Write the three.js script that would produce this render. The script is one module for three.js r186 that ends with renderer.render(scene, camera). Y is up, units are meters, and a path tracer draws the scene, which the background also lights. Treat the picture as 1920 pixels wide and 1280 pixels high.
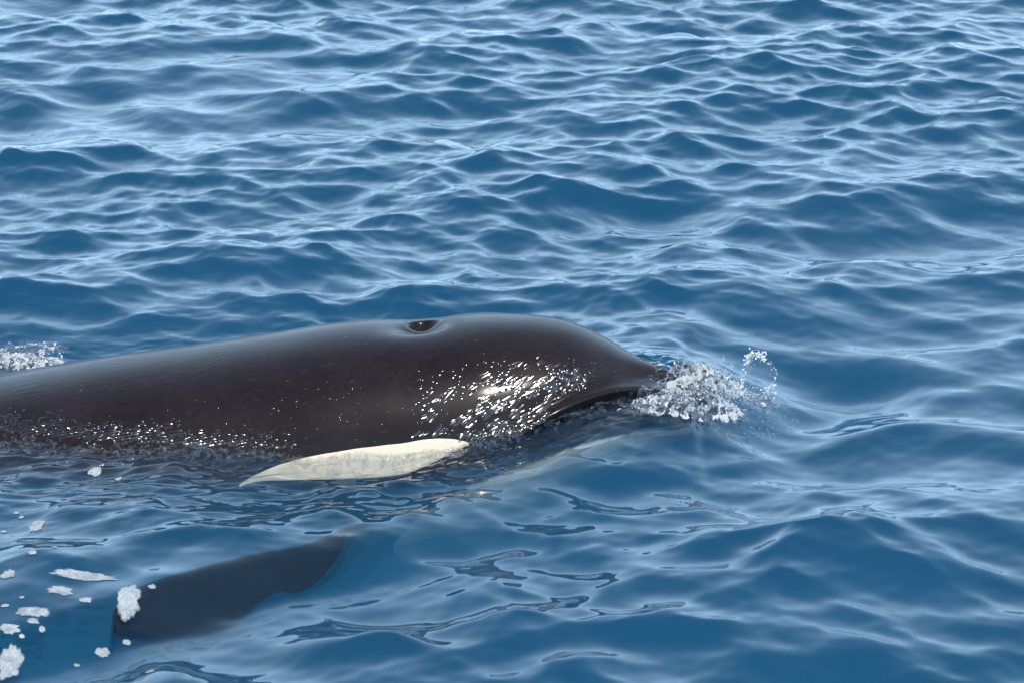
import * as THREE from 'three';
import { mergeGeometries } from 'three/addons/utils/BufferGeometryUtils.js';

// ------------------------------------------------------------------ camera, sky, sun, exposure
const scene = new THREE.Scene();
const camera = new THREE.PerspectiveCamera(14.59, 1024 / 682, 0.1, 6000);
const DEP = THREE.MathUtils.degToRad(18.8);
camera.position.set(0, 3.42, 9.397);
camera.lookAt(0, 3.42 - Math.sin(DEP) * 10, 9.397 - Math.cos(DEP) * 10);
camera.updateMatrixWorld(true);
camera.focus = 10; camera.userData.fStop = 7;

const SUN = new THREE.Vector3(0.20, Math.sin(1.2), Math.cos(1.2)).normalize();
const sun = new THREE.DirectionalLight(new THREE.Color(1.0, 0.94, 0.83), 4.0);
sun.position.copy(SUN).multiplyScalar(40);
sun.castShadow = true;
sun.shadow.mapSize.set(4096, 4096);
Object.assign(sun.shadow.camera, { left: -9, right: 9, top: 9, bottom: -9, near: 1, far: 90 });
scene.add(sun); scene.add(sun.target);

{ // hazy summer sky: pale towards the horizon, blue overhead
  const W = 512, H = 256, d = new Float32Array(W * H * 4);
  const zen = [0.11, 0.19, 0.38], hor = [1.18, 1.74, 2.34];
  for (let r = 0; r < H; r++) {
    const el = ((r + 0.5) / H - 0.5) * Math.PI, s = Math.max(0, Math.sin(el));
    const k = Math.exp(-Math.pow(Math.max(0, el) / 0.62, 2));
    for (let c = 0; c < W; c++) {
      const az = ((c + 0.5) / W - 0.5) * 2 * Math.PI, x = Math.cos(az) * Math.cos(el), z = Math.sin(az) * Math.cos(el), y = Math.sin(el);
      const cs = x * SUN.x + y * SUN.y + z * SUN.z, halo = 0.3 * Math.exp(-(1 - cs) * 30);
      const o = (r * W + c) * 4;
      for (let i = 0; i < 3; i++) d[o + i] = zen[i] + (hor[i] - zen[i]) * k + halo * [1, 0.97, 0.9][i];
      d[o + 3] = 1;
    }
  }
  const t = new THREE.DataTexture(d, W, H, THREE.RGBAFormat, THREE.FloatType);
  t.mapping = THREE.EquirectangularReflectionMapping; t.magFilter = THREE.LinearFilter; t.minFilter = THREE.LinearFilter; t.needsUpdate = true;
  scene.background = t; scene.environment = t;
}
const renderer = new THREE.WebGLRenderer({ antialias: true });
renderer.toneMapping = THREE.LinearToneMapping;
renderer.toneMappingExposure = 1.0;
renderer.shadowMap.enabled = true;
renderer.shadowMap.type = THREE.PCFSoftShadowMap;

// ------------------------------------------------------------------ helpers
let SEED = 1234567;
function rnd() { SEED = (SEED + 0x6d2b79f5) | 0; let t = Math.imul(SEED ^ (SEED >>> 15), 1 | SEED); t = (t + Math.imul(t ^ (t >>> 7), 61 | t)) ^ t; return ((t ^ (t >>> 14)) >>> 0) / 4294967296; }
const rr = (a, b) => a + (b - a) * rnd();
const { clamp, lerp, smoothstep } = THREE.MathUtils;
const ss = (x, a, b) => smoothstep(x, a, b);
function hash3(x, y, z) { let h = Math.imul(x, 374761393) ^ Math.imul(y, 668265263) ^ Math.imul(z, 2147483647 ^ 1274126177); h = Math.imul(h ^ (h >>> 13), 1274126177); h ^= h >>> 16; return (h >>> 0) / 4294967296; }
const fd = (t) => t * t * t * (t * (t * 6 - 15) + 10);
function noise3(x, y, z) { // value noise, -1..1
  const xi = Math.floor(x), yi = Math.floor(y), zi = Math.floor(z), u = fd(x - xi), v = fd(y - yi), w = fd(z - zi);
  const a = lerp(lerp(hash3(xi, yi, zi), hash3(xi + 1, yi, zi), u), lerp(hash3(xi, yi + 1, zi), hash3(xi + 1, yi + 1, zi), u), v);
  const b = lerp(lerp(hash3(xi, yi, zi + 1), hash3(xi + 1, yi, zi + 1), u), lerp(hash3(xi, yi + 1, zi + 1), hash3(xi + 1, yi + 1, zi + 1), u), v);
  return lerp(a, b, w) * 2 - 1;
}
const fbm = (x, y, z, o = 4) => { let s = 0, a = 0.5; for (let i = 0; i < o; i++) { s += a * noise3(x, y, z); x = x * 2.03 + 7.1; y = y * 2.03 + 3.7; z = z * 2.03 + 1.3; a *= 0.5; } return s; };
function curve(pts) { // smooth monotone-ish interpolation through [x, y] rows
  const n = pts.length, m = [];
  for (let i = 0; i < n; i++) {
    const a = pts[Math.max(0, i - 1)], b = pts[Math.min(n - 1, i + 1)];
    m.push((b[1] - a[1]) / (b[0] - a[0]));
  }
  return (x) => {
    if (x <= pts[0][0]) return pts[0][1];
    if (x >= pts[n - 1][0]) return pts[n - 1][1];
    let i = 0; while (x > pts[i + 1][0]) i++;
    const h = pts[i + 1][0] - pts[i][0], t = (x - pts[i][0]) / h, t2 = t * t, t3 = t2 * t;
    return (2 * t3 - 3 * t2 + 1) * pts[i][1] + (t3 - 2 * t2 + t) * h * m[i] + (-2 * t3 + 3 * t2) * pts[i + 1][1] + (t3 - t2) * h * m[i + 1];
  };
}
function tag(o, label, category, group, kind) { if (label) o.userData.label = label; if (category) o.userData.category = category; if (group) o.userData.group = group; if (kind) o.userData.kind = kind; return o; }
function mesh(name, g, m, parent) { const o = new THREE.Mesh(g, m); o.name = name; o.castShadow = o.receiveShadow = true; (parent || scene).add(o); return o; }
function gridGeometry(nu, nv, f, closeV = false) { // f(i, j) -> [x, y, z, u, v]
  const pos = new Float32Array((nu + 1) * (nv + 1) * 3), uv = new Float32Array((nu + 1) * (nv + 1) * 2), idx = new Uint32Array(nu * nv * 6);
  let k = 0, q = 0;
  for (let i = 0; i <= nu; i++) for (let j = 0; j <= nv; j++) { const p = f(i, j); pos[k * 3] = p[0]; pos[k * 3 + 1] = p[1]; pos[k * 3 + 2] = p[2]; uv[k * 2] = p[3]; uv[k * 2 + 1] = p[4]; k++; }
  for (let i = 0; i < nu; i++) for (let j = 0; j < nv; j++) { const a = i * (nv + 1) + j, b = a + 1, c = a + nv + 1, d = c + 1; idx[q++] = a; idx[q++] = b; idx[q++] = c; idx[q++] = b; idx[q++] = d; idx[q++] = c; }
  const g = new THREE.BufferGeometry();
  g.setAttribute('position', new THREE.BufferAttribute(pos, 3)); g.setAttribute('uv', new THREE.BufferAttribute(uv, 2)); g.setIndex(new THREE.BufferAttribute(idx, 1));
  g.computeVertexNormals();
  if (closeV) { // make the seam smooth
    const n = g.attributes.normal;
    for (let i = 0; i <= nu; i++) { const a = i * (nv + 1), b = a + nv; const x = n.getX(a) + n.getX(b), y = n.getY(a) + n.getY(b), z = n.getZ(a) + n.getZ(b), l = Math.hypot(x, y, z) || 1; n.setXYZ(a, x / l, y / l, z / l); n.setXYZ(b, x / l, y / l, z / l); }
  }
  return g;
}

// ------------------------------------------------------------------ the whale's body as a surface: along x, round by phi
const OX = 0, OY = 0.0, OZ = 0.0;                        // where the animal lies
const topC = curve([[-3.6, -0.30], [-3, -0.15], [-2.4, 0.0], [-1.92, 0.09], [-1.72, 0.124], [-1.52, 0.156], [-1.32, 0.182], [-1.12, 0.21], [-0.92, 0.24], [-0.72, 0.272], [-0.52, 0.292], [-0.38, 0.298], [-0.24, 0.308], [-0.12, 0.316], [0, 0.312], [0.12, 0.302], [0.24, 0.274], [0.36, 0.218], [0.44, 0.172], [0.53, 0.129], [0.58, 0.110], [0.63, 0.076], [0.665, 0.03], [0.685, -0.03]]);
const halfW = curve([[-3.6, 0.42], [-3, 0.52], [-2.4, 0.59], [-1.9, 0.60], [-1.2, 0.585], [-0.6, 0.555], [-0.3, 0.53], [0, 0.46], [0.2, 0.375], [0.36, 0.272], [0.46, 0.212], [0.54, 0.176], [0.6, 0.150], [0.64, 0.125], [0.668, 0.088], [0.685, 0.012]]);
const halfH = curve([[-3.6, 0.42], [-3, 0.5], [-2.4, 0.55], [-1.9, 0.56], [-1.2, 0.545], [-0.6, 0.52], [-0.3, 0.49], [0, 0.425], [0.2, 0.335], [0.36, 0.245], [0.46, 0.188], [0.54, 0.155], [0.6, 0.137], [0.64, 0.112], [0.668, 0.078], [0.685, 0.01]]);
const lipEl = curve([[-0.2, 0.22], [0, 0.30], [0.1, 0.36], [0.3, 0.50], [0.48, 0.67], [0.58, 0.66], [0.685, 0.3]]);
const BLOW = -0.335;
function bodyPoint(x, phi, extra = 0) { // phi 0 = top, pi/2 = near side (+z), pi = belly
  const a = halfW(x), b = halfH(x), cy = (topC(x) - Math.sqrt(0.117 * a * a + 0.883 * b * b)) / 0.94;
  const c = Math.cos(phi), s = Math.sin(phi), n = 2.12;
  const k = Math.pow(Math.pow(Math.abs(c), n) + Math.pow(Math.abs(s), n), -1 / n);
  let py = b * c * k, pz = a * s * k, px = x;
  const el = Math.abs(phi) < Math.PI ? Math.PI / 2 - Math.abs(phi) : -Math.PI / 2;   // elevation of this point of the section
  pz *= 1 + 0.2 * ss(-el, -0.05, 0.35) * (1 - ss(-el, 0.7, 1.3)) * (1 - ss(x, -0.75, -0.2));
  let d = extra;
  // upper lip: a bulge that looks up, a hollow under it
  const le = lipEl(x), q = (el - le) * (0.5 * (a + b)), on = ss(x, -0.16, 0.22) * (1 - 0.7 * ss(x, 0.56, 0.66));
  d += on * 0.024 * Math.exp(-Math.pow((q - 0.002) / 0.024, 2));
  d -= ss(x, -0.02, 0.25) * 0.020 * Math.exp(-Math.pow((q - 0.080) / 0.042, 2)) ;
  d -= ss(x, -0.25, 0.2) * (1 - ss(x, 0.44, 0.495)) * 0.042 * ss(-q, 0.0, 0.03) * (1 - ss(-q, 0.10, 0.20));
  // crease where the forehead meets the short beak
  const cx = 0.548 + 0.03 * Math.pow(Math.max(0, 1 - el / 1.2), 2);
  if (el > 0.25) d -= 0.008 * Math.exp(-Math.pow((x - cx) / 0.009, 2)) * ss(el, 0.25, 0.6);
  if (el > 0.2) d += 0.003 * Math.exp(-Math.pow((x - cx - 0.03) / 0.03, 2)) * ss(el, 0.2, 0.6);
  // blowhole: a dish in front of and behind it, a raised rim, a steep hole
  const bx = x - BLOW, bz = pz, top = Math.abs(phi) < 1.2 ? 1 : 0;
  if (top) {
  d -= 0.024 * Math.exp(-Math.pow(bx / 0.075, 2) - Math.pow((bz + 0.025) / 0.065, 2)); d += 0.012 * Math.exp(-Math.pow((bx - 0.11) / 0.05, 2) - Math.pow((bz + 0.09) / 0.1, 2));
    const r1 = Math.hypot(bx / 0.14, (bz + 0.10) / 0.13); d -= 0.026 * Math.exp(-r1 * r1);
    const r3 = Math.hypot((bx + 0.09) / 0.10, (bz - 0.01) / 0.10); d -= 0.006 * Math.exp(-r3 * r3);
    const r2 = Math.hypot(bx / 0.056, (bz + 0.12) / 0.055); d -= 0.13 * (1 - ss(r2, 0.35, 1.0));
    d += 0.0025 * Math.exp(-Math.pow((r2 - 1.3) / 0.35, 2));
  }
  // faint folds behind the head and soft unevenness of the flank
  d += 0.004 * fbm(x * 2.1, phi * 1.3, 3.3, 3);
  d -= 0.0022 * Math.exp(-Math.pow((x + 1.37 + 0.05 * Math.sin(phi * 3)) / 0.02, 2)) * ss(el, 0.1, 0.4) * (1 - ss(el, 0.8, 1.1));
  d -= 0.002 * Math.exp(-Math.pow((x + 1.29 - 0.06 * Math.sin(phi * 2.3)) / 0.018, 2)) * ss(el, 0.1, 0.3) * (1 - ss(el, 0.7, 1.0));
  const ny = c / b, nz = s / a, l = Math.hypot(ny, nz) || 1;
  const f = clamp(b / 0.1, 0, 1);
  return [px + OX, cy + py + d * f * ny / l + OY, pz + d * f * nz / l + OZ];
}
const sideZ = (x, y) => { // near side of the body at height y, or null
  if (x > 0.684 || x < -3.6) return null;
  let best = null;
  for (let i = 0; i <= 60; i++) { const p = bodyPoint(x, (i / 60) * Math.PI); if (p[1] <= y) { best = p[2]; break; } }
  return best;
};
const SIDE = []; for (let i = 0; i <= 220; i++) { const x = -3.6 + (i / 220) * 4.285; const z = sideZ(x - 1e-4, 0.0); SIDE.push(z === null ? OZ : z); }
const bodyEdge = (x) => { const t = clamp((x + 3.6) / 4.285 * 220, 0, 219.999), i = Math.floor(t); return lerp(SIDE[i], SIDE[i + 1], t - i); };

// ------------------------------------------------------------------ the sea surface
const WAVES = [];
function band(n, l0, l1, ak, spread, mean) {
  for (let i = 0; i < n; i++) {
    const L = l0 * Math.pow(l1 / l0, (i + rnd()) / n), k = 2 * Math.PI / L, th = mean + spread * (rnd() + rnd() + rnd() - 1.5) / 0.87;
    WAVES.push({ k, kx: k * Math.sin(th), kz: k * Math.cos(th), a: ak * rr(0.7, 1.3) / k, p: rr(0, 6.2832), s: L });
  }
}
band(5, 2.2, 5.0, 0.020, 0.6, 0.35);
band(14, 1.0, 2.2, 0.028, 1.3, 0.30);
band(34, 0.40, 1.0, 0.034, 1.55, 0.15);
band(44, 0.16, 0.40, 0.031, 1.6, 0.0);
band(34, 0.06, 0.16, 0.016, 1.6, 0.0);
const NL = WAVES.filter((w) => w.s > 0.4).length; WAVES.sort((a, b) => b.s - a.s);
function waves(x, z, out) {
  let y = 0, dx = 0, dz = 0;
  for (let i = 0; i < NL; i++) { const w = WAVES[i], t = w.kx * x + w.kz * z + w.p, c = Math.cos(t), s = Math.sin(t); y += w.a * c; dx -= w.a * s * w.kx / w.k; dz -= w.a * s * w.kz / w.k; }
  const yl = y;
  const g = 0.85 + 0.6 * noise3(x * 0.55 + 3, z * 0.4, 0.5) + 2.2 * clamp(y, -0.1, 0.15);
  const m = clamp(g, 0.4, 1.8);
  for (let i = NL; i < WAVES.length; i++) { const w = WAVES[i], t = w.kx * x + w.kz * z + w.p, c = Math.cos(t), s = Math.sin(t), a = w.a * m; y += a * c; dx -= a * s * w.kx / w.k; dz -= a * s * w.kz / w.k; }
  out[3] = yl;
  out[0] = dx * 0.78; out[1] = y; out[2] = dz * 0.78;
  return out;
}
// what the animal does to the water: a hump before the snout, a trough along the cheek, water climbing the skin
const contact = curve([[-4, 0], [-1.92, -0.03], [-1.36, -0.035], [-0.96, -0.035], [-0.5, -0.042], [-0.1, -0.004], [0.2, 0.045], [0.45, 0.085], [0.62, 0.085], [0.85, 0.04], [1.2, 0]]);
const shoulder = curve([[-2.6, 2.7], [-1.43, 2.01], [-1.23, 1.857], [-1.08, 1.73], [-0.77, 1.51], [-0.545, 1.393], [-0.277, 1.246], [0.4, 0.8]]);
function local(x, z, y, yl) {
  if (x < -4 || x > 1.6 || z < -1.6 || z > 3.6) return y;
  const e = bodyEdge(x), near = z > OZ ? z - e : (2 * OZ - e) - z, d = Math.max(0, near);
  const along = ss(x, -3.9, -2.4) * (1 - ss(x, 0.7, 1.2)), calm = Math.exp(-Math.pow(d / 0.55, 2)) * along;
  const rip = ss(x, -3.6, -2.2) * (1 - ss(x, -0.75, 0.1)) * Math.exp(-Math.pow((d - 0.25) / 0.55, 2)) * (z > OZ ? 1 : 0.3);
  y = yl * (1 - 0.92 * calm) + (y - yl) * (1 - 0.25 * calm + 0.7 * rip);
  y += contact(x) * calm;
  y += rip * (0.016 * fbm(x * 4.2, z * 9.5, 2.2, 4) + 0.006 * fbm(x * 13 + 3 * noise3(x * 2, z * 2, 1), z * 30, 6.1, 2));
  const sh = z - shoulder(x), on = ss(x, -2.3, -1.45) * (1 - ss(x, -0.55, 0.1));
  if (on > 0) { // the wave that carries the wake outwards; the flipper lies under its near face
    const still = on * Math.exp(-Math.pow((sh - 0.15) / 0.34, 4)); y = lerp(y, 0.62 * (y - yl), still);
    y += on * (sh < 0 ? 0.035 * Math.exp(-Math.pow(sh / 0.22, 2)) : sh < 0.3 ? 0.035 - 0.046 * (1 - Math.cos(Math.PI * sh / 0.3)) : -0.057 * Math.exp(-Math.pow((sh - 0.3) / 0.3, 2)));
  }
  if (x < 0.69) {
    const w = ss(x, -2.6, -1.9) * (1 - ss(x, 0.60, 0.69));
    const st = 0.55 + 0.45 * noise3(x * 7, z * 9, 1.1), fine = fbm(x * 20 + z * 16, z * 44, 4.2, 3);
    y += w * (1 - 0.7 * ss(x, -1.1, -0.9) * (1 - ss(x, -0.25, -0.1))) * (0.030 * st * Math.exp(-d / 0.05) + lerp(0.018, 0.03, ss(x, -0.6, -0.2)) * fine * Math.exp(-d / 0.12));
  }
  return y;
}
const tmp = [0, 0, 0, 0];
function surfaceAt(x, z) { let u = x, v = z; for (let i = 0; i < 5; i++) { waves(u, v, tmp); u = x - tmp[0]; v = z - tmp[2]; } waves(u, v, tmp); return local(x, z, tmp[1], tmp[3]); }
const ray = (px, py) => new THREE.Vector3((px / 1920) * 2 - 1, 1 - (py / 1280) * 2, 0.5).unproject(camera).sub(camera.position).normalize();
function onWater(px, py, lift = 0) {
  const d = ray(px, py); let t = (0 - camera.position.y) / d.y;
  for (let i = 0; i < 12; i++) { const x = camera.position.x + d.x * t, z = camera.position.z + d.z * t; t = (surfaceAt(x, z) + lift - camera.position.y) / d.y; }
  return new THREE.Vector3().copy(camera.position).addScaledVector(d, t);
}
function spaced(parts) { const a = []; for (const [from, to, n] of parts) for (let i = 0; i < n; i++) a.push(from + (to - from) * i / n); a.push(parts[parts.length - 1][1]); return a; }
const sea = new THREE.Group(); sea.name = 'sea_water'; scene.add(sea);
tag(sea, 'blue choppy open sea with small pointed waves', 'sea', null, 'structure');
{
  const XS = spaced([[-900, -60, 8], [-60, -12, 24], [-12, -4.2, 150], [-4.2, -2.3, 120], [-2.3, 2.3, 400], [2.3, 4.2, 120], [4.2, 12, 150], [12, 60, 24], [60, 900, 8]]);
  const ZS = spaced([[-900, -80, 8], [-80, -20, 60], [-20, -9.5, 330], [-9.5, -3, 420], [-3, 2.9, 560], [2.9, 6, 120], [6, 30, 60]]);
  const o = [0, 0, 0, 0];
  const g = gridGeometry(XS.length - 1, ZS.length - 1, (i, j) => {
    const x = XS[i], z = ZS[j], f = (1 - ss(Math.abs(x), 12, 60)) * (1 - ss(-z, 24, 80)) * (1 - ss(z, 6, 20));
    if (f > 0) waves(x, z, o); else o[0] = o[1] = o[2] = o[3] = 0;
    const X = x + o[0] * f, Z = z + o[2] * f;
    return [X, local(X, Z, o[1] * f, o[3] * f), Z, x, z];
  });
  const m = new THREE.MeshPhysicalMaterial({ color: 0xffffff, transmission: 1, thickness: 0, roughness: 0.03, ior: 1.333 });
  mesh('surface', g, m, sea);
  // the water below: each layer lets part of what lies under it through, the lowest none
  const plate = (y, x0, x1, z0, z1) => { const q = new THREE.PlaneGeometry(x1 - x0, z1 - z0); q.rotateX(-Math.PI / 2); q.translate((x0 + x1) / 2, y, (z0 + z1) / 2); return q; };
  const deep = new THREE.Color().setRGB(0.013, 0.101, 0.200);
  mesh('deep_water', plate(-1.35, -900, 900, -900, 30), new THREE.MeshStandardMaterial({ color: deep, roughness: 1 }), sea);
  const murk = new THREE.MeshPhysicalMaterial({ color: deep, roughness: 1, specularIntensity: 0, transparent: true, opacity: 0.27 });
  const LX = spaced([[-30, -4.5, 30], [-4.5, 2, 160], [2, 30, 30]]), LZ = spaced([[-40, -2, 40], [-2, 3.2, 150], [3.2, 8, 20]]);
  const hs = new Float32Array(LX.length * LZ.length); LX.forEach((x, i) => LZ.forEach((z, j) => { hs[i * LZ.length + j] = 0.85 * surfaceAt(x, z); }));
  [[0.02, 0.11], [0.085, 0.20], [0.12, 0.28], [0.17, 0.29], [0.24, 0.29], [0.34, 0.29]].forEach(([dep, op], n) => {
    const lm = murk.clone(); lm.opacity = op;
    mesh('murky_layer' + (n ? '_00' + n : ''), gridGeometry(LX.length - 1, LZ.length - 1, (i, j) => { const out = Math.max(ss(Math.abs(LX[i] + 1.2), 2.6, 3.2), ss(-LZ[j], 1.6, 2), ss(LZ[j], 3, 3.2)); return [LX[i], hs[i * LZ.length + j] * (1 - dep) * (1 - out) - dep - 0.3 * out, LZ[j], 0, 0]; }), lm, sea);
  });
}

// ------------------------------------------------------------------ the orca
const orca = new THREE.Group(); orca.name = 'orca'; scene.add(orca);
tag(orca, 'black orca surfacing with wet shiny head, white patch and open blowhole', 'orca');
const TW = 2048, TH = 1024, X0 = -3.6, X1 = 0.685;
const headX = (u) => X0 + (X1 - X0) * (1 - Math.pow(1 - u, 1.9));     // u 0..1, finer towards the head
const uOf = (x) => (x - (-2.1)) / (X1 + 2.1);                          // texture runs over the visible part
{
  const coatA = new Uint8Array(TW * TH * 4), col = new Uint8Array(TW * TH * 4), bump = new Uint8Array(TW * TH * 4), rough = new Uint8Array(TW * TH * 4);
  const chin = curve([[-1.2, -0.75], [-0.6, -0.6], [-0.35, -0.12], [-0.1, 0.02], [0.2, -0.04], [0.45, -0.16], [0.6, -0.24], [0.685, -0.15]]);
  const scars = []; for (let i = 0; i < 150; i++) scars.push([rr(-2.0, 0.4), rr(0.35, 1.5), rr(-0.5, 0.5), rr(0.006, 0.03), rr(0.3, 1)]);
  const drops = []; // beads of water
  const field = new Float32Array(TW * TH);
  const mm = (X1 + 2.1) / TW, ml = (Math.PI * 0.52) / TH;             // metres per texel
  const addBead = (x, el, r, h, st, an) => {
    const cu = uOf(x) * TW, cv = (0.5 + el / Math.PI) * TH, R = r * st / Math.min(mm, ml), ca = Math.cos(an), sa = Math.sin(an);
    for (let v = Math.max(0, Math.floor(cv - R)); v <= Math.min(TH - 1, cv + R); v++) for (let u = Math.max(0, Math.floor(cu - R)); u <= Math.min(TW - 1, cu + R); u++) {
      const dx = (u - cu) * mm, dy = (v - cv) * ml, p = (dx * ca + dy * sa) / (r * st), q = (-dx * sa + dy * ca) / r, d = 1 - p * p - q * q;
      if (d > 0) field[v * TW + u] = Math.max(field[v * TW + u], h * d * d * (3 - 2 * d));
    }
  };
  for (let v = 0; v < TH; v++) {
    const el = (v / TH - 0.5) * Math.PI;
    for (let u = 0; u < TW; u++) {
      const x = -2.1 + (X1 + 2.1) * u / TW, o = (v * TW + u) * 4;
      const n1 = fbm(x * 5, el * 3, 0.3, 4), n2 = noise3(x * 60, el * 40, 2);
      // white of chin and throat
      const edge = chin(x) + 0.03 * n1 + 0.01 * n2;
      const white = 1 - ss(el, edge - 0.03, edge + 0.02);
      let r = 0.0145 + 0.004 * n1 + 0.002 * n2, g = 0.0095 + 0.003 * n1 + 0.002 * n2, b = 0.0108 + 0.004 * n1 + 0.002 * n2;
      r = lerp(r, 0.56, white); g = lerp(g, 0.58, white); b = lerp(b, 0.48, white);
      const put = (c) => 255 * (c <= 0.0031308 ? 12.92 * c : 1.055 * Math.pow(c, 1 / 2.4) - 0.055);
      col[o] = put(Math.max(0, r)); col[o + 1] = put(Math.max(0, g)); col[o + 2] = put(Math.max(0, b)); col[o + 3] = 255;
      // fine relief: skin lines on the back, beads
      const lines = Math.max(0, noise3(x * 16 + el * 8, el * 70 - x * 22, 5)) * ss(el, 0.85, 1.2) * (1 - ss(x, -1.2, -0.7));
      const wr = fbm(x * 34, el * 22, 8, 3) * 0.06;
      const fl = field[v * TW + u]; coatA[o] = coatA[o + 1] = coatA[o + 2] = 255 * (0.28 + 0.72 * ss(fl, 0.02, 0.12)); coatA[o + 3] = 255;
      const h = 60 + 165 * fl + 26 * lines + 20 * wr;
      bump[o] = bump[o + 1] = bump[o + 2] = clamp(h, 0, 255); bump[o + 3] = 255;
      const ro = 0.42 + 0.10 * n1 - 0.16 * ss(field[v * TW + u], 0.05, 0.3);
      rough[o] = rough[o + 1] = rough[o + 2] = clamp(ro, 0.08, 1) * 255; rough[o + 3] = 255;
    }
  }
  for (const [x, el, an, len, s] of scars) { // small pale scratches
    const n = 60; for (let i = 0; i < n; i++) { const t = (i / n - 0.5) * len; const u = Math.round(uOf(x + t * Math.cos(an)) * TW), v = Math.round((0.5 + (el + t * Math.sin(an) / 0.52 + 0.2 * t * t) / Math.PI) * TH); if (u < 0 || v < 0 || u >= TW || v >= TH) continue; const o = (v * TW + u) * 4; for (let c = 0; c < 3; c++) col[o + c] = Math.min(255, col[o + c] + 14 * s); }
  }
  const tex = (d, srgb) => { const t = new THREE.DataTexture(d, TW, TH, THREE.RGBAFormat); t.magFilter = THREE.LinearFilter; t.minFilter = THREE.LinearFilter; if (srgb) t.colorSpace = THREE.SRGBColorSpace; t.needsUpdate = true; return t; };
  const skin = new THREE.MeshPhysicalMaterial({ color: 0xffffff, map: tex(col, true), roughness: 1, roughnessMap: tex(rough), bumpMap: tex(bump), bumpScale: 0.006, ior: 1.45, specularIntensity: 0.22, clearcoat: 1, clearcoatMap: tex(coatA), clearcoatRoughness: 0.13 });
  const NU = 520, NV = 420;
  const g = gridGeometry(NU, NV, (i, j) => {
    const x = headX(i / NU), t = j / NV * 2 - 1, phi = -Math.PI * (t * 0.75 + 0.25 * t * t * t);
    const p = bodyPoint(x, -phi);
    return [p[0], p[1], p[2], clamp(uOf(x), 0.0005, 0.9995), clamp(0.5 + (Math.PI / 2 - Math.abs(phi)) / Math.PI, 0.001, 0.999)];
  }, true);
  mesh('body', g, skin, orca);

  // white patch behind the eye, lying flush in the skin
  const cream = new THREE.MeshPhysicalMaterial({ color: new THREE.Color().setRGB(0.68, 0.59, 0.44), roughness: 0.5, clearcoat: 0.2, clearcoatRoughness: 0.2 });
  const upper = curve([[-1.0, 0.36], [-0.92, 0.425], [-0.8, 0.465], [-0.6, 0.475], [-0.4, 0.475], [-0.28, 0.465], [-0.2, 0.42], [-0.13, 0.34]]);
  const lower = curve([[-1.0, 0.34], [-0.92, 0.355], [-0.8, 0.32], [-0.6, 0.26], [-0.4, 0.235], [-0.28, 0.275], [-0.2, 0.315], [-0.13, 0.335]]);
  const edgeTint = [];
  const pg = gridGeometry(220, 60, (i, j) => {
    const u = i / 220, v = j / 60, x = lerp(-1.0, -0.13, u), up = upper(x) + 0.004 * fbm(x * 18, 1, 2, 3), lo = lower(x) + 0.006 * fbm(x * 9, 5, 2, 2);
    const el = lerp(up, lo, v), far = Math.min(v, 1 - v) * Math.abs(up - lo) * 0.52, rim = ss(Math.min(far / 0.014, 14 * Math.min(u, 1 - u)), 0, 1);
    const st = 0.99 + 0.02 * fbm(x * 14 + el * 20, el * 60 - x * 22, 3, 4), k = clamp(ss(far + 0.002 * noise3(x * 40, el * 40, 4), 0.0005, 0.007), 0.03, 1);
    edgeTint.push(k * st, k * st, k * st * lerp(0.9, 1, k));
    const p = bodyPoint(x, Math.PI / 2 - el, -0.0008 + 0.0022 * rim);
    return [p[0], p[1], p[2], u, v];
  });
  pg.setAttribute('color', new THREE.Float32BufferAttribute(edgeTint, 3)); cream.vertexColors = true;
  mesh('eye_patch', pg, cream, orca);

  // beads and runs of water on the skin
  const beadM = new THREE.MeshPhysicalMaterial({ color: new THREE.Color().setRGB(0.0145, 0.0095, 0.0108), roughness: 0.17, ior: 1.8 });
  const HALF = camera.position.clone().normalize().add(SUN).normalize();
  const B = [], nrm = (x, phi) => { const a = new THREE.Vector3(...bodyPoint(x + 0.01, phi)).sub(new THREE.Vector3(...bodyPoint(x - 0.01, phi))), b = new THREE.Vector3(...bodyPoint(x, phi + 0.02)).sub(new THREE.Vector3(...bodyPoint(x, phi - 0.02))); return a.cross(b).normalize().negate(); };
  const bead = (x, el, r, st, an, tilt, flat) => (x > -1.0 && x < -0.13 && el < upper(x) + 0.02) || B.push([x, el, r, st, an, tilt, flat]);
  for (let i = 0; i < 1150; i++) { const t = rnd(), x = lerp(-0.31, 0.16, t) + rr(-0.05, 0.05), mid = lerp(0.50, 0.72, t); const el = mid + (rnd() + rnd() - 1) * 0.32; if (noise3(x * 24 + el * 5, el * 16 - x * 12, 2) < 0.05) continue; bead(x, el, rr(0.0022, 0.008), rr(1.2, 5), rr(0.62, 0.95), 0.17, 0.22); }
  for (let i = 0; i < 110; i++) bead(rr(0.13, 0.27), rr(0.62, 0.86), rr(0.003, 0.008), rr(1, 2.2), rr(0.4, 1.2), 0.26, 0.26);
  for (let i = 0; i < 70; i++) bead(rr(-0.34, 0.02), rr(0.70, 1.0), rr(0.003, 0.006), rr(1, 2), rr(0.4, 1), 0.15, 0.26);
  for (let i = 0; i < 120; i++) bead(rr(-1.55, -1.2), rr(0.62, 0.92), rr(0.002, 0.005), rr(1, 2), rr(0.3, 1), 0.22, 0.3);
  for (let i = 0; i < 320; i++) bead(rr(-1.95, 0.5), rr(0.3, 1.0), rr(0.0012, 0.0035), rr(1, 1.8), rr(0, 1.5), 0.2, 0.35);
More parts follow.
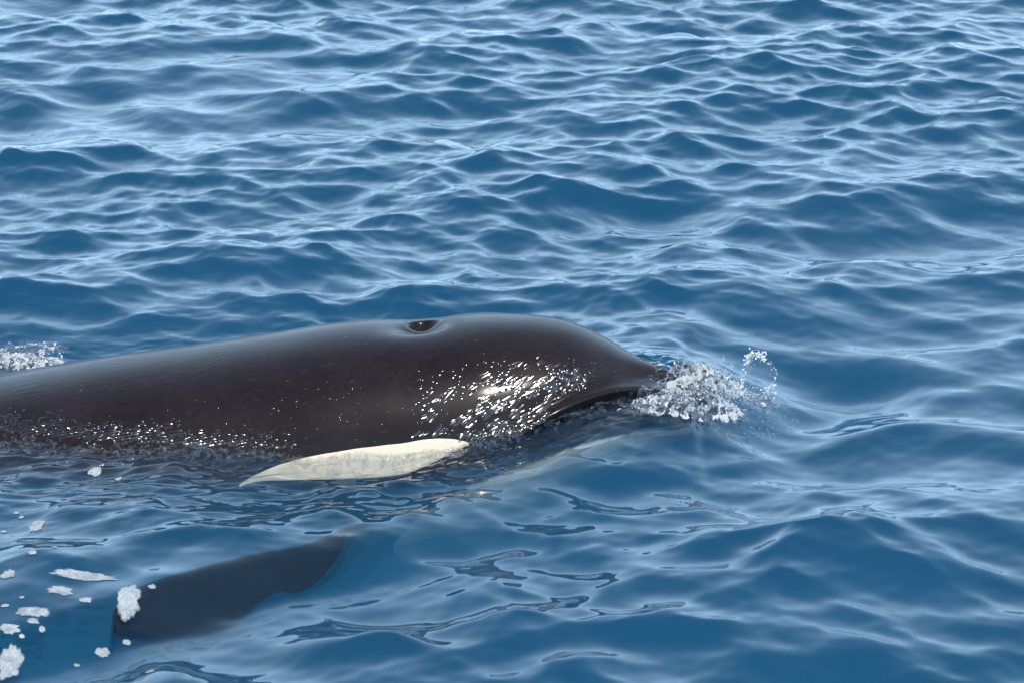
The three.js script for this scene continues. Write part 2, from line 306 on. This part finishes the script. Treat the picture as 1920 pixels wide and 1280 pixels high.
  for (let i = 0; i < 1300; i++) { const x = rr(-1.95, -0.72); if (rnd() < ss(x, -1.15, -0.72)) continue; const want = contact(x) + 0.02 + 0.055 * rnd() * rnd(); let el = 0; while (el < 1.4 && bodyPoint(x, Math.PI / 2 - el)[1] < want) el += 0.02; bead(x, el, rr(0.002, 0.0055), rr(1.2, 3.4), rr(-0.2, 0.35), 0.34, 0.26); }
  for (let i = 0; i < 320; i++) { const x = rr(-0.35, 0.12), want = contact(x) + 0.015 + 0.05 * rnd() * rnd(); let el = 0; while (el < 1.4 && bodyPoint(x, Math.PI / 2 - el)[1] < want) el += 0.02; bead(x, el, rr(0.002, 0.005), rr(1.2, 3), rr(0.1, 0.6), 0.34, 0.26); }
  const bm = new THREE.InstancedMesh(new THREE.SphereGeometry(1, 16, 12), beadM, B.length), MM = new THREE.Matrix4(), vx = new THREE.Vector3(), vz = new THREE.Vector3();
  B.forEach(([x, el, r, st, an, tilt, flat], i) => {
    const phi = Math.PI / 2 - el, p = bodyPoint(x, phi), n = nrm(x, phi); if (n.z < 0 && el < 1.2) n.negate();
    if (x > -0.36 && x < 0.3 && el > 0.3) n.lerp(HALF, Math.pow(rnd(), 0.8) * 0.95);
    n.add(new THREE.Vector3((rnd() + rnd() - 1) * tilt * 1.6, (rnd() + rnd() - 0.8) * tilt * 1.6, (rnd() + rnd() - 1) * tilt)).normalize();
    vx.set(Math.cos(an), Math.sin(an), 0); vz.crossVectors(vx, n).normalize(); vx.crossVectors(n, vz).normalize();
    MM.makeBasis(vx.clone().multiplyScalar(r * st), n.clone().multiplyScalar(r * flat), vz.clone().multiplyScalar(r)).setPosition(p[0], p[1], p[2]);
    bm.setMatrixAt(i, MM);
  });
  bm.name = 'water_bead'; bm.userData.kind = 'stuff'; bm.castShadow = bm.receiveShadow = true; orca.add(bm);

  // inside of the blowhole: a dark fleshy plug at the bottom of the hole
  const dark = new THREE.MeshPhysicalMaterial({ color: new THREE.Color().setRGB(0.008, 0.006, 0.006), roughness: 0.7 });
  const c0 = bodyPoint(BLOW, -0.23);
  const plug = new THREE.SphereGeometry(1, 40, 24); plug.scale(0.042, 0.014, 0.05);
  { const p = plug.attributes.position; for (let i = 0; i < p.count; i++) p.setY(i, p.getY(i) - 0.012 * Math.exp(-Math.pow(p.getX(i) / 0.006, 2)) * (p.getY(i) > 0 ? 1 : 0)); plug.computeVertexNormals(); }
  plug.translate(c0[0], c0[1] - 0.006, c0[2]);
  mesh('blowhole', plug, dark, orca);

  // flipper held out under the water on the near side
  const black = new THREE.MeshPhysicalMaterial({ color: new THREE.Color().setRGB(0.008, 0.008, 0.009), roughness: 0.8, specularIntensity: 0.08 });
  const finM = new THREE.MeshPhysicalMaterial({ color: new THREE.Color().setRGB(0.014, 0.012, 0.012), roughness: 0.4 });
  const at = (px, py, y) => { const d = ray(px, py), t = (y - camera.position.y) / d.y; return new THREE.Vector3().copy(camera.position).addScaledVector(d, t); };
  const top = [[720, 975, -0.2], [660, 985, -0.08], [620, 1003], [560, 1025], [470, 1040], [380, 1062], [300, 1085], [240, 1112], [212, 1150], [214, 1186]];
  const bot = [[740, 1040, -0.3], [675, 1060, -0.2], [612, 1085], [560, 1108], [520, 1112], [485, 1128], [455, 1152], [410, 1172], [350, 1186], [285, 1196], [222, 1192]];
  const tc = new THREE.CatmullRomCurve3(top.map(([x, y, d = -0.018]) => at(x, y, d))), bc = new THREE.CatmullRomCurve3(bot.map(([x, y, d = -0.082]) => at(x, y, d)));
  const face = (s) => gridGeometry(48, 24, (i, j) => { const a = tc.getPoint(i / 48), b = bc.getPoint(i / 48), v = j / 24, p = a.lerp(b, v), th = 0.026 * Math.sqrt(Math.max(0, 4 * v * (1 - v))) * (1 - 0.55 * i / 48) * Math.sqrt(Math.max(0, 1 - Math.pow(i / 48, 6))); return [p.x, p.y + s * th, p.z, i / 48, v]; });
  const lowerFace = face(-1); { const ix = lowerFace.index.array; for (let i = 0; i < ix.length; i += 3) { const t = ix[i]; ix[i] = ix[i + 1]; ix[i + 1] = t; } lowerFace.computeVertexNormals(); }
  mesh('flipper', mergeGeometries([face(1), lowerFace]), black, orca);

  // tall back fin, just outside the picture
  const fin = new THREE.Shape(); fin.moveTo(-2.35, -0.25); fin.bezierCurveTo(-2.6, 0.2, -2.85, 0.7, -3.15, 0.95); fin.bezierCurveTo(-3.25, 1.0, -3.3, 0.95, -3.25, 0.85); fin.bezierCurveTo(-3.1, 0.5, -3.1, 0.1, -3.2, -0.45); fin.lineTo(-2.35, -0.25);
  const fg = new THREE.ExtrudeGeometry(fin, { depth: 0.03, bevelEnabled: true, bevelSize: 0.03, bevelThickness: 0.03, bevelSegments: 4, curveSegments: 20 }); fg.translate(OX, OY, OZ - 0.015);
  mesh('dorsal_fin', fg, finM, orca);
}


// ------------------------------------------------------------------ foam drifting on the water beside the animal
const foamM = new THREE.MeshPhysicalMaterial({ color: new THREE.Color().setRGB(0.42, 0.43, 0.44), roughness: 0.9, vertexColors: true, transparent: true });
{
  const N = 256, d = new Uint8Array(N * N * 4), cm = new Uint8Array(N * N * 4); // bubbles: pale walls, darker thin tops
  const cells = []; for (let i = 0; i < 900; i++) cells.push([rnd() * N, rnd() * N, 3 + 9 * rnd() * rnd()]);
  for (let y = 0; y < N; y++) for (let x = 0; x < N; x++) { let h = 0, w = 0; for (const [cx, cy, r] of cells) { let dx = Math.abs(x - cx), dy = Math.abs(y - cy); if (dx > N / 2) dx = N - dx; if (dy > N / 2) dy = N - dy; const q = 1 - (dx * dx + dy * dy) / (r * r); if (q > 0 && Math.sqrt(q) * r > h) { h = Math.sqrt(q) * r; w = q; } } const o = (y * N + x) * 4; d[o] = d[o + 1] = d[o + 2] = Math.min(255, 255 * h / 12); const c = 255 * (1 - 0.16 * ss(w, 0.3, 0.9)); cm[o] = c * 0.97; cm[o + 1] = c * 0.985; cm[o + 2] = c; d[o + 3] = cm[o + 3] = 255; }
  const mk = (a, srgb) => { const t = new THREE.DataTexture(a, N, N); t.wrapS = t.wrapT = THREE.RepeatWrapping; t.magFilter = THREE.LinearFilter; t.repeat.set(7, 7); if (srgb) t.colorSpace = THREE.SRGBColorSpace; t.needsUpdate = true; return t; };
  foamM.bumpMap = mk(d); foamM.bumpScale = 0.0015; foamM.map = mk(cm, true);
}
function foamPatch(px, py, w, h, lobes, label, seed) {
  const c = onWater(px, py), dist = c.distanceTo(camera.position), s = 1280 / (2 * Math.tan(THREE.MathUtils.degToRad(14.59 / 2)) * dist), dip = Math.asin((camera.position.y - c.y) / dist);
  const rx = w / s / 2, rz = Math.min(h / s / Math.sin(dip) / 2, 2.2 * w / s / 2), NA = 110, NR = 14;
  const tint = [];
  const g = gridGeometry(NR, NA, (i, j) => {
    const a = j / NA * 2 * Math.PI, t = i / NR;
    const edge = 0.9 + lobes * 0.35 * noise3(Math.cos(a) * 1.2 + seed, Math.sin(a) * 1.2, seed * 3.1) + 0.20 * noise3(Math.cos(a) * 3.2 + seed, Math.sin(a) * 3.2, seed * 1.7) + 0.04 * noise3(Math.cos(a) * 9 + seed, Math.sin(a) * 9, seed);
    const x = c.x + rx * t * edge * Math.cos(a), z = c.z + rz * t * edge * Math.sin(a);
    const rise = Math.min(0.0012, 0.05 * rx) * (1 - Math.pow(t, 4)), thin = ss(1 - t + 0.1 * noise3(x * 110, z * 110, seed), 0.0, 0.22) * (0.9 + 0.25 * noise3(x * 45, z * 45, seed));
    tint.push(1, 1, 1, i === NR ? 0 : clamp(thin, 0, 1));
    return [x - c.x, surfaceAt(x, z) - c.y + 0.002 + rise, z - c.z, x, z];
  }, true);
  g.setAttribute('color', new THREE.Float32BufferAttribute(tint, 4));
  const o = mesh('foam_patch', g, foamM); if (foamPatch.n) o.name += '_' + String(foamPatch.n).padStart(3, '0'); foamPatch.n = (foamPatch.n || 0) + 1;
  o.position.copy(c);
  tag(o, label, 'foam', 'foam patches floating beside the orca');
}
[
  [240, 1133, 50, 54, 0.3, 'large upright oval foam patch lying over the dark sunken flipper'],
  [18, 1222, 50, 44, 0.8, 'large two-lobed foam patch at the lower left picture edge'],
  [15, 1078, 36, 20, 0.5, 'blocky foam patch cut by the left picture edge above the others'],
  [115, 1107, 52, 19, 0.6, 'flat-topped wide foam patch with a pointed right end'],
  [160, 1081, 140, 15, 0.5, 'longest foam strip, thin and stretched sideways'],
  [60, 1147, 74, 21, 0.5, 'slanting foam strip running down to the right'],
  [68, 986, 36, 28, 0.9, 'wedge-shaped foam patch highest on the dark water below the back'],
  [18, 1178, 44, 14, 0.5, 'low slanting foam strip at the left edge above the two-lobed patch'],
  [190, 1200, 30, 14, 0.5, 'medium foam patch left below the tip of the flipper'],
  [160, 1125, 28, 11, 0.3, 'small oval foam patch left of the large upright oval one'],
  [179, 884, 26, 15, 0.5, 'round foam patch close under the flank at the waterline'],
  [222, 898, 15, 8, 0.4, 'small foam fleck right of the round patch near the flank'],
  [282, 1259, 22, 9, 0.5, 'lone foam fleck near the bottom, lowest of all'],
  [62, 1165, 24, 9, 0.6, 'small foam fleck just under the slanting strip'],
  [237, 1186, 18, 8, 0.4, 'small foam fleck on the lower end of the flipper'],
  [286, 1100, 16, 6, 0.4, 'thin foam fleck on the upper middle of the flipper'],
  [61, 1036, 20, 8, 0.4, 'pale foam fleck between wedge patch and longest strip'],
  [103, 1026, 13, 6, 0.5, 'tiny foam fleck right of the pale one above the longest strip'],
  [79, 1182, 14, 8, 0.5, 'tiny foam fleck right of the low slanting strip'],
  [10, 1136, 18, 5, 0.4, 'thin foam sliver at the left edge left of the slanting strip'],
  [41, 1120, 11, 4, 0.4, 'tiny foam speck under the flat-topped patch'],
  [41, 1195, 12, 5, 0.4, 'tiny foam speck directly above the two-lobed patch'],
  [145, 1248, 13, 5, 0.4, 'tiny foam speck left of the lowest fleck'],
  [31, 962, 13, 5, 0.4, 'tiny foam speck above left of the wedge patch, upper of two'],
  [40, 970, 11, 5, 0.4, 'tiny foam speck touching the wedge patch, lower of two'],
  [7, 997, 15, 5, 0.4, 'thin foam sliver at the left edge below the wedge patch'],
].forEach((a, i) => foamPatch(...a, 2.3 + i * 1.37));

// ------------------------------------------------------------------ splashes: frothy lumps, clear water lumps, flying drops
const froth = new THREE.MeshPhysicalMaterial({ color: new THREE.Color().setRGB(0.74, 0.76, 0.78), roughness: 0.35 });
const sheetM = new THREE.MeshPhysicalMaterial({ color: new THREE.Color().setRGB(0.72, 0.76, 0.8), transmission: 0.93, thickness: 0, roughness: 0.06, ior: 1.333 });
const whiteM = new THREE.MeshPhysicalMaterial({ color: new THREE.Color().setRGB(0.66, 0.69, 0.72), transmission: 0.35, thickness: 0, roughness: 0.3, ior: 1.333 });
// torn mound of water: a ragged skin over the heap rows H inside x0..x1, z0..z1
function mound(name, parent, mat, H, x0, x1, z0, z1, nx, nz, seed, tall, cut) {
  const over = new Float32Array((nx + 1) * (nz + 1)); let c = 0;
  const g = gridGeometry(nx, nz, (i, j) => {
    const x = lerp(x0, x1, i / nx), z = lerp(z0, z1, j / nz); const q = noise3(x * 22, z * 22, seed), w = noise3(x * 22, z * 22, seed + 9);
    let top = 0; for (const k of H) { const gx = (x - k[0]) / k[2], gz = (z - k[1]) / k[3]; top = Math.max(top, k[4] * Math.exp(-(gx * gx + gz * gz) * 0.45)); }
    const rag = 1 - Math.abs(fbm(x * 26 + q, z * 26, seed + 2, 4)) * 2.6, fine = 1 - Math.abs(noise3(x * 90, z * 90, seed + 4)) * 2;
    const h = top * tall * (0.25 + 0.7 * rag) + Math.min(top, 0.05) * 0.2 * fine - 0.012;
    over[c++] = h - top * cut * (0.6 + 0.8 * noise3(x * 40 + 5, z * 40, seed + 6));
    return [x + q * 0.03 * Math.min(1, top * 25), surfaceAt(x, z) + h, z + w * 0.03 * Math.min(1, top * 25), i, j];
  });
  const ix = g.index.array, keep = [];
  for (let t = 0; t < ix.length; t += 3) if (Math.max(over[ix[t]], over[ix[t + 1]], over[ix[t + 2]]) > 0.001) keep.push(ix[t], ix[t + 1], ix[t + 2]);
  g.setIndex(keep);
  mesh(name, g, mat, parent);
}
const glassy = new THREE.MeshPhysicalMaterial({ color: 0xffffff, transmission: 1, thickness: 0.02, roughness: 0.08, ior: 1.333 });
const clear = new THREE.MeshPhysicalMaterial({ color: 0xffffff, transmission: 1, thickness: 0, roughness: 0.07, ior: 1.333 });
function blob(detail, rough, seed) { const g = new THREE.IcosahedronGeometry(1, detail), p = g.attributes.position; for (let i = 0; i < p.count; i++) { const x = p.getX(i), y = p.getY(i), z = p.getZ(i), k = 1 + rough * noise3(x * 1.6 + seed, y * 1.6, z * 1.6); p.setXYZ(i, x * k, y * k, z * k); } g.computeVertexNormals(); const n = g.attributes.normal; for (let i = 0; i < p.count; i++) { const v = new THREE.Vector3(p.getX(i), p.getY(i), p.getZ(i)).normalize(); n.setXYZ(i, v.x, v.y, v.z); } return g; }
function scatter(name, parent, material, n, geometry, place) { // place(i) -> [x, y, z, radius, stretch]
  const m = new THREE.InstancedMesh(geometry, material, n), M = new THREE.Matrix4(), q = new THREE.Quaternion(), e = new THREE.Euler();
  for (let i = 0; i < n; i++) { const [x, y, z, r, st] = place(i); e.set(rr(0, 6.3), rr(0, 6.3), rr(0, 6.3)); q.setFromEuler(e); M.compose(new THREE.Vector3(x, y, z), q, new THREE.Vector3(r * st, r, r * rr(0.7, 1.2))); m.setMatrixAt(i, M); }
  m.name = name; m.castShadow = m.receiveShadow = true; m.userData.kind = 'stuff'; parent.add(m); return m;
}
const gauss = () => (rnd() + rnd() + rnd() + rnd() - 2) * 0.87;
function pick(c) { let t = rnd() * c.reduce((s, k) => s + k[6], 0); for (const k of c) { t -= k[6]; if (t <= 0) return k; } return c[0]; }
// heap rows: x, z, spread x, spread z, height, lump size, weight
function heapAt(H, up = 1) { const k = pick(H); const gx = gauss(), gz = gauss(), x = k[0] + gx * k[2], z = k[1] + gz * k[3]; const top = k[4] * Math.exp(-(gx * gx + gz * gz) * 0.5) * (0.55 + 0.6 * noise3(x * 16, z * 16, 3)); return [x, surfaceAt(x, z) + Math.max(0, top) * (1 - rnd() * rnd()) * up, z, k[5]]; }
{
  const sp = new THREE.Group(); sp.name = 'bow_splash'; scene.add(sp);
  tag(sp, 'white and glassy splash of water breaking round the snout of the orca', 'splash');
  const H = [[0.69, 0.02, 0.06, 0.09, 0.085, 0.010, 3], [0.69, 0.2, 0.10, 0.07, 0.06, 0.011, 3], [0.56, 0.31, 0.11, 0.05, 0.045, 0.010, 2.2], [0.78, -0.02, 0.07, 0.08, 0.05, 0.009, 1], [0.47, 0.29, 0.06, 0.03, 0.02, 0.007, 0.6], [0.93, 0.0, 0.06, 0.05, 0.03, 0.007, 0.4]];
  mound('water_mound', sp, sheetM, H, 0.38, 1.08, -0.22, 0.46, 230, 220, 3, 1, 0);
  mound('white_water', sp, whiteM, H, 0.38, 1.08, -0.22, 0.46, 260, 250, 3.3, 1.0, 0.74);
  scatter('froth', sp, froth, 900, blob(2, 0.5, 1), () => { const p = heapAt(H, 1.05), b = Math.pow(rnd(), 2.2); return [p[0], p[1], p[2], p[3] * lerp(0.07, 0.42, b), rr(1, 2.8)]; });
  scatter('glassy_lump', sp, glassy, 300, blob(3, 0.5, 4), () => { const p = heapAt(H, 1.1); return [p[0], p[1] + 0.004, p[2], p[3] * lerp(0.2, 1.3, rnd() * rnd()), rr(1, 3)]; });
  scatter('droplet', sp, glassy, 700, blob(2, 0.15, 9), () => { const k = Math.pow(rnd(), 1.7), a = rr(-0.9, 1.5), r = 0.08 + 0.3 * k; const x = 0.70 + r * Math.cos(a), z = 0.1 + r * Math.sin(a) * 0.9; return [x, surfaceAt(x, z) + rr(0, 0.16) * (1 - k), z, lerp(0.001, 0.004, rnd() * rnd()), rr(1, 1.8)]; });
  scatter('waterline_film', sp, clear, 1500, blob(3, 0.4, 6), () => { const x = rr(-1.95, 0.56), d = 0.10 * rnd() * rnd(), z = bodyEdge(x) + d; return [x, surfaceAt(x, z) + 0.002, z, rr(0.002, 0.007), rr(1, 3)]; });
  // a thin crown of water thrown up ahead of the snout
  const cx = 0.925, cz = -0.03, base = surfaceAt(cx, cz);
  const ring = (a) => [cx + 0.062 * Math.cos(a) + 0.008 * noise3(a * 2, 1, 1), base + 0.075 + 0.095 * Math.sin(a), cz + 0.03 * Math.sin(a * 2) + 0.01 * noise3(a * 3, 4, 1)];
  scatter('crown_drop', sp, froth, 520, blob(2, 0.2, 5), () => { let a = rr(-0.9, 3.5); for (let k = 0; k < 2 && noise3(a * 2.3, 2, 8) < -0.35 + 0.4 * rnd(); k++) a = rr(-0.9, 3.5); const p = ring(a), w = 0.5 + 2.2 * rnd() * rnd(); return [p[0] + gauss() * 0.012 * w, p[1] + gauss() * 0.012 * w, p[2] + gauss() * 0.012, lerp(0.0008, 0.004, Math.pow(rnd(), 3)), rr(1, 1.8)]; });
  mesh('crown_sheet', gridGeometry(70, 10, (i, j) => { const a = lerp(-0.9, 3.5, i / 70), p = ring(a), v = j / 10; return [lerp(cx, p[0], 1 - 0.34 * v) + 0.004 * noise3(i * 0.3, j * 0.5, 2), lerp(base + 0.06, p[1], 1 - 0.34 * v), p[2] + 0.02 * v + 0.006 * noise3(i * 0.25, j * 0.4, 7), i / 70, v]; }), new THREE.MeshPhysicalMaterial({ color: 0xffffff, transmission: 1, thickness: 0, roughness: 0.08, ior: 1.333 }), sp);

  const wk = new THREE.Group(); wk.name = 'wake_foam'; scene.add(wk);
  tag(wk, 'frothy white wash heaped behind the back of the orca', 'splash');
  const K = [[-1.95, -0.46, 0.14, 0.08, 0.045, 0.009, 3], [-1.66, -0.36, 0.13, 0.04, 0.045, 0.010, 2], [-2.3, -0.48, 0.2, 0.08, 0.05, 0.012, 3], [-1.9, -0.6, 0.12, 0.07, 0.025, 0.008, 0.5]];
  mound('water_mound', wk, sheetM, K, -2.7, -1.3, -1.0, -0.15, 300, 200, 5, 1, 0);
  mound('white_water', wk, whiteM, K, -2.7, -1.3, -1.0, -0.15, 340, 230, 5.3, 1.02, 0.72);
  scatter('froth', wk, froth, 900, blob(2, 0.5, 2), () => { const p = heapAt(K), b = Math.pow(rnd(), 2.2); return [p[0], p[1], p[2], p[3] * lerp(0.08, 0.55, b), rr(1, 2.6)]; });
  scatter('glassy_lump', wk, glassy, 250, blob(3, 0.5, 6), () => { const p = heapAt(K, 1.1); return [p[0], p[1] + 0.004, p[2], p[3] * lerp(0.2, 1.3, rnd() * rnd()), rr(1, 2.6)]; });
}

renderer.render(scene, camera);
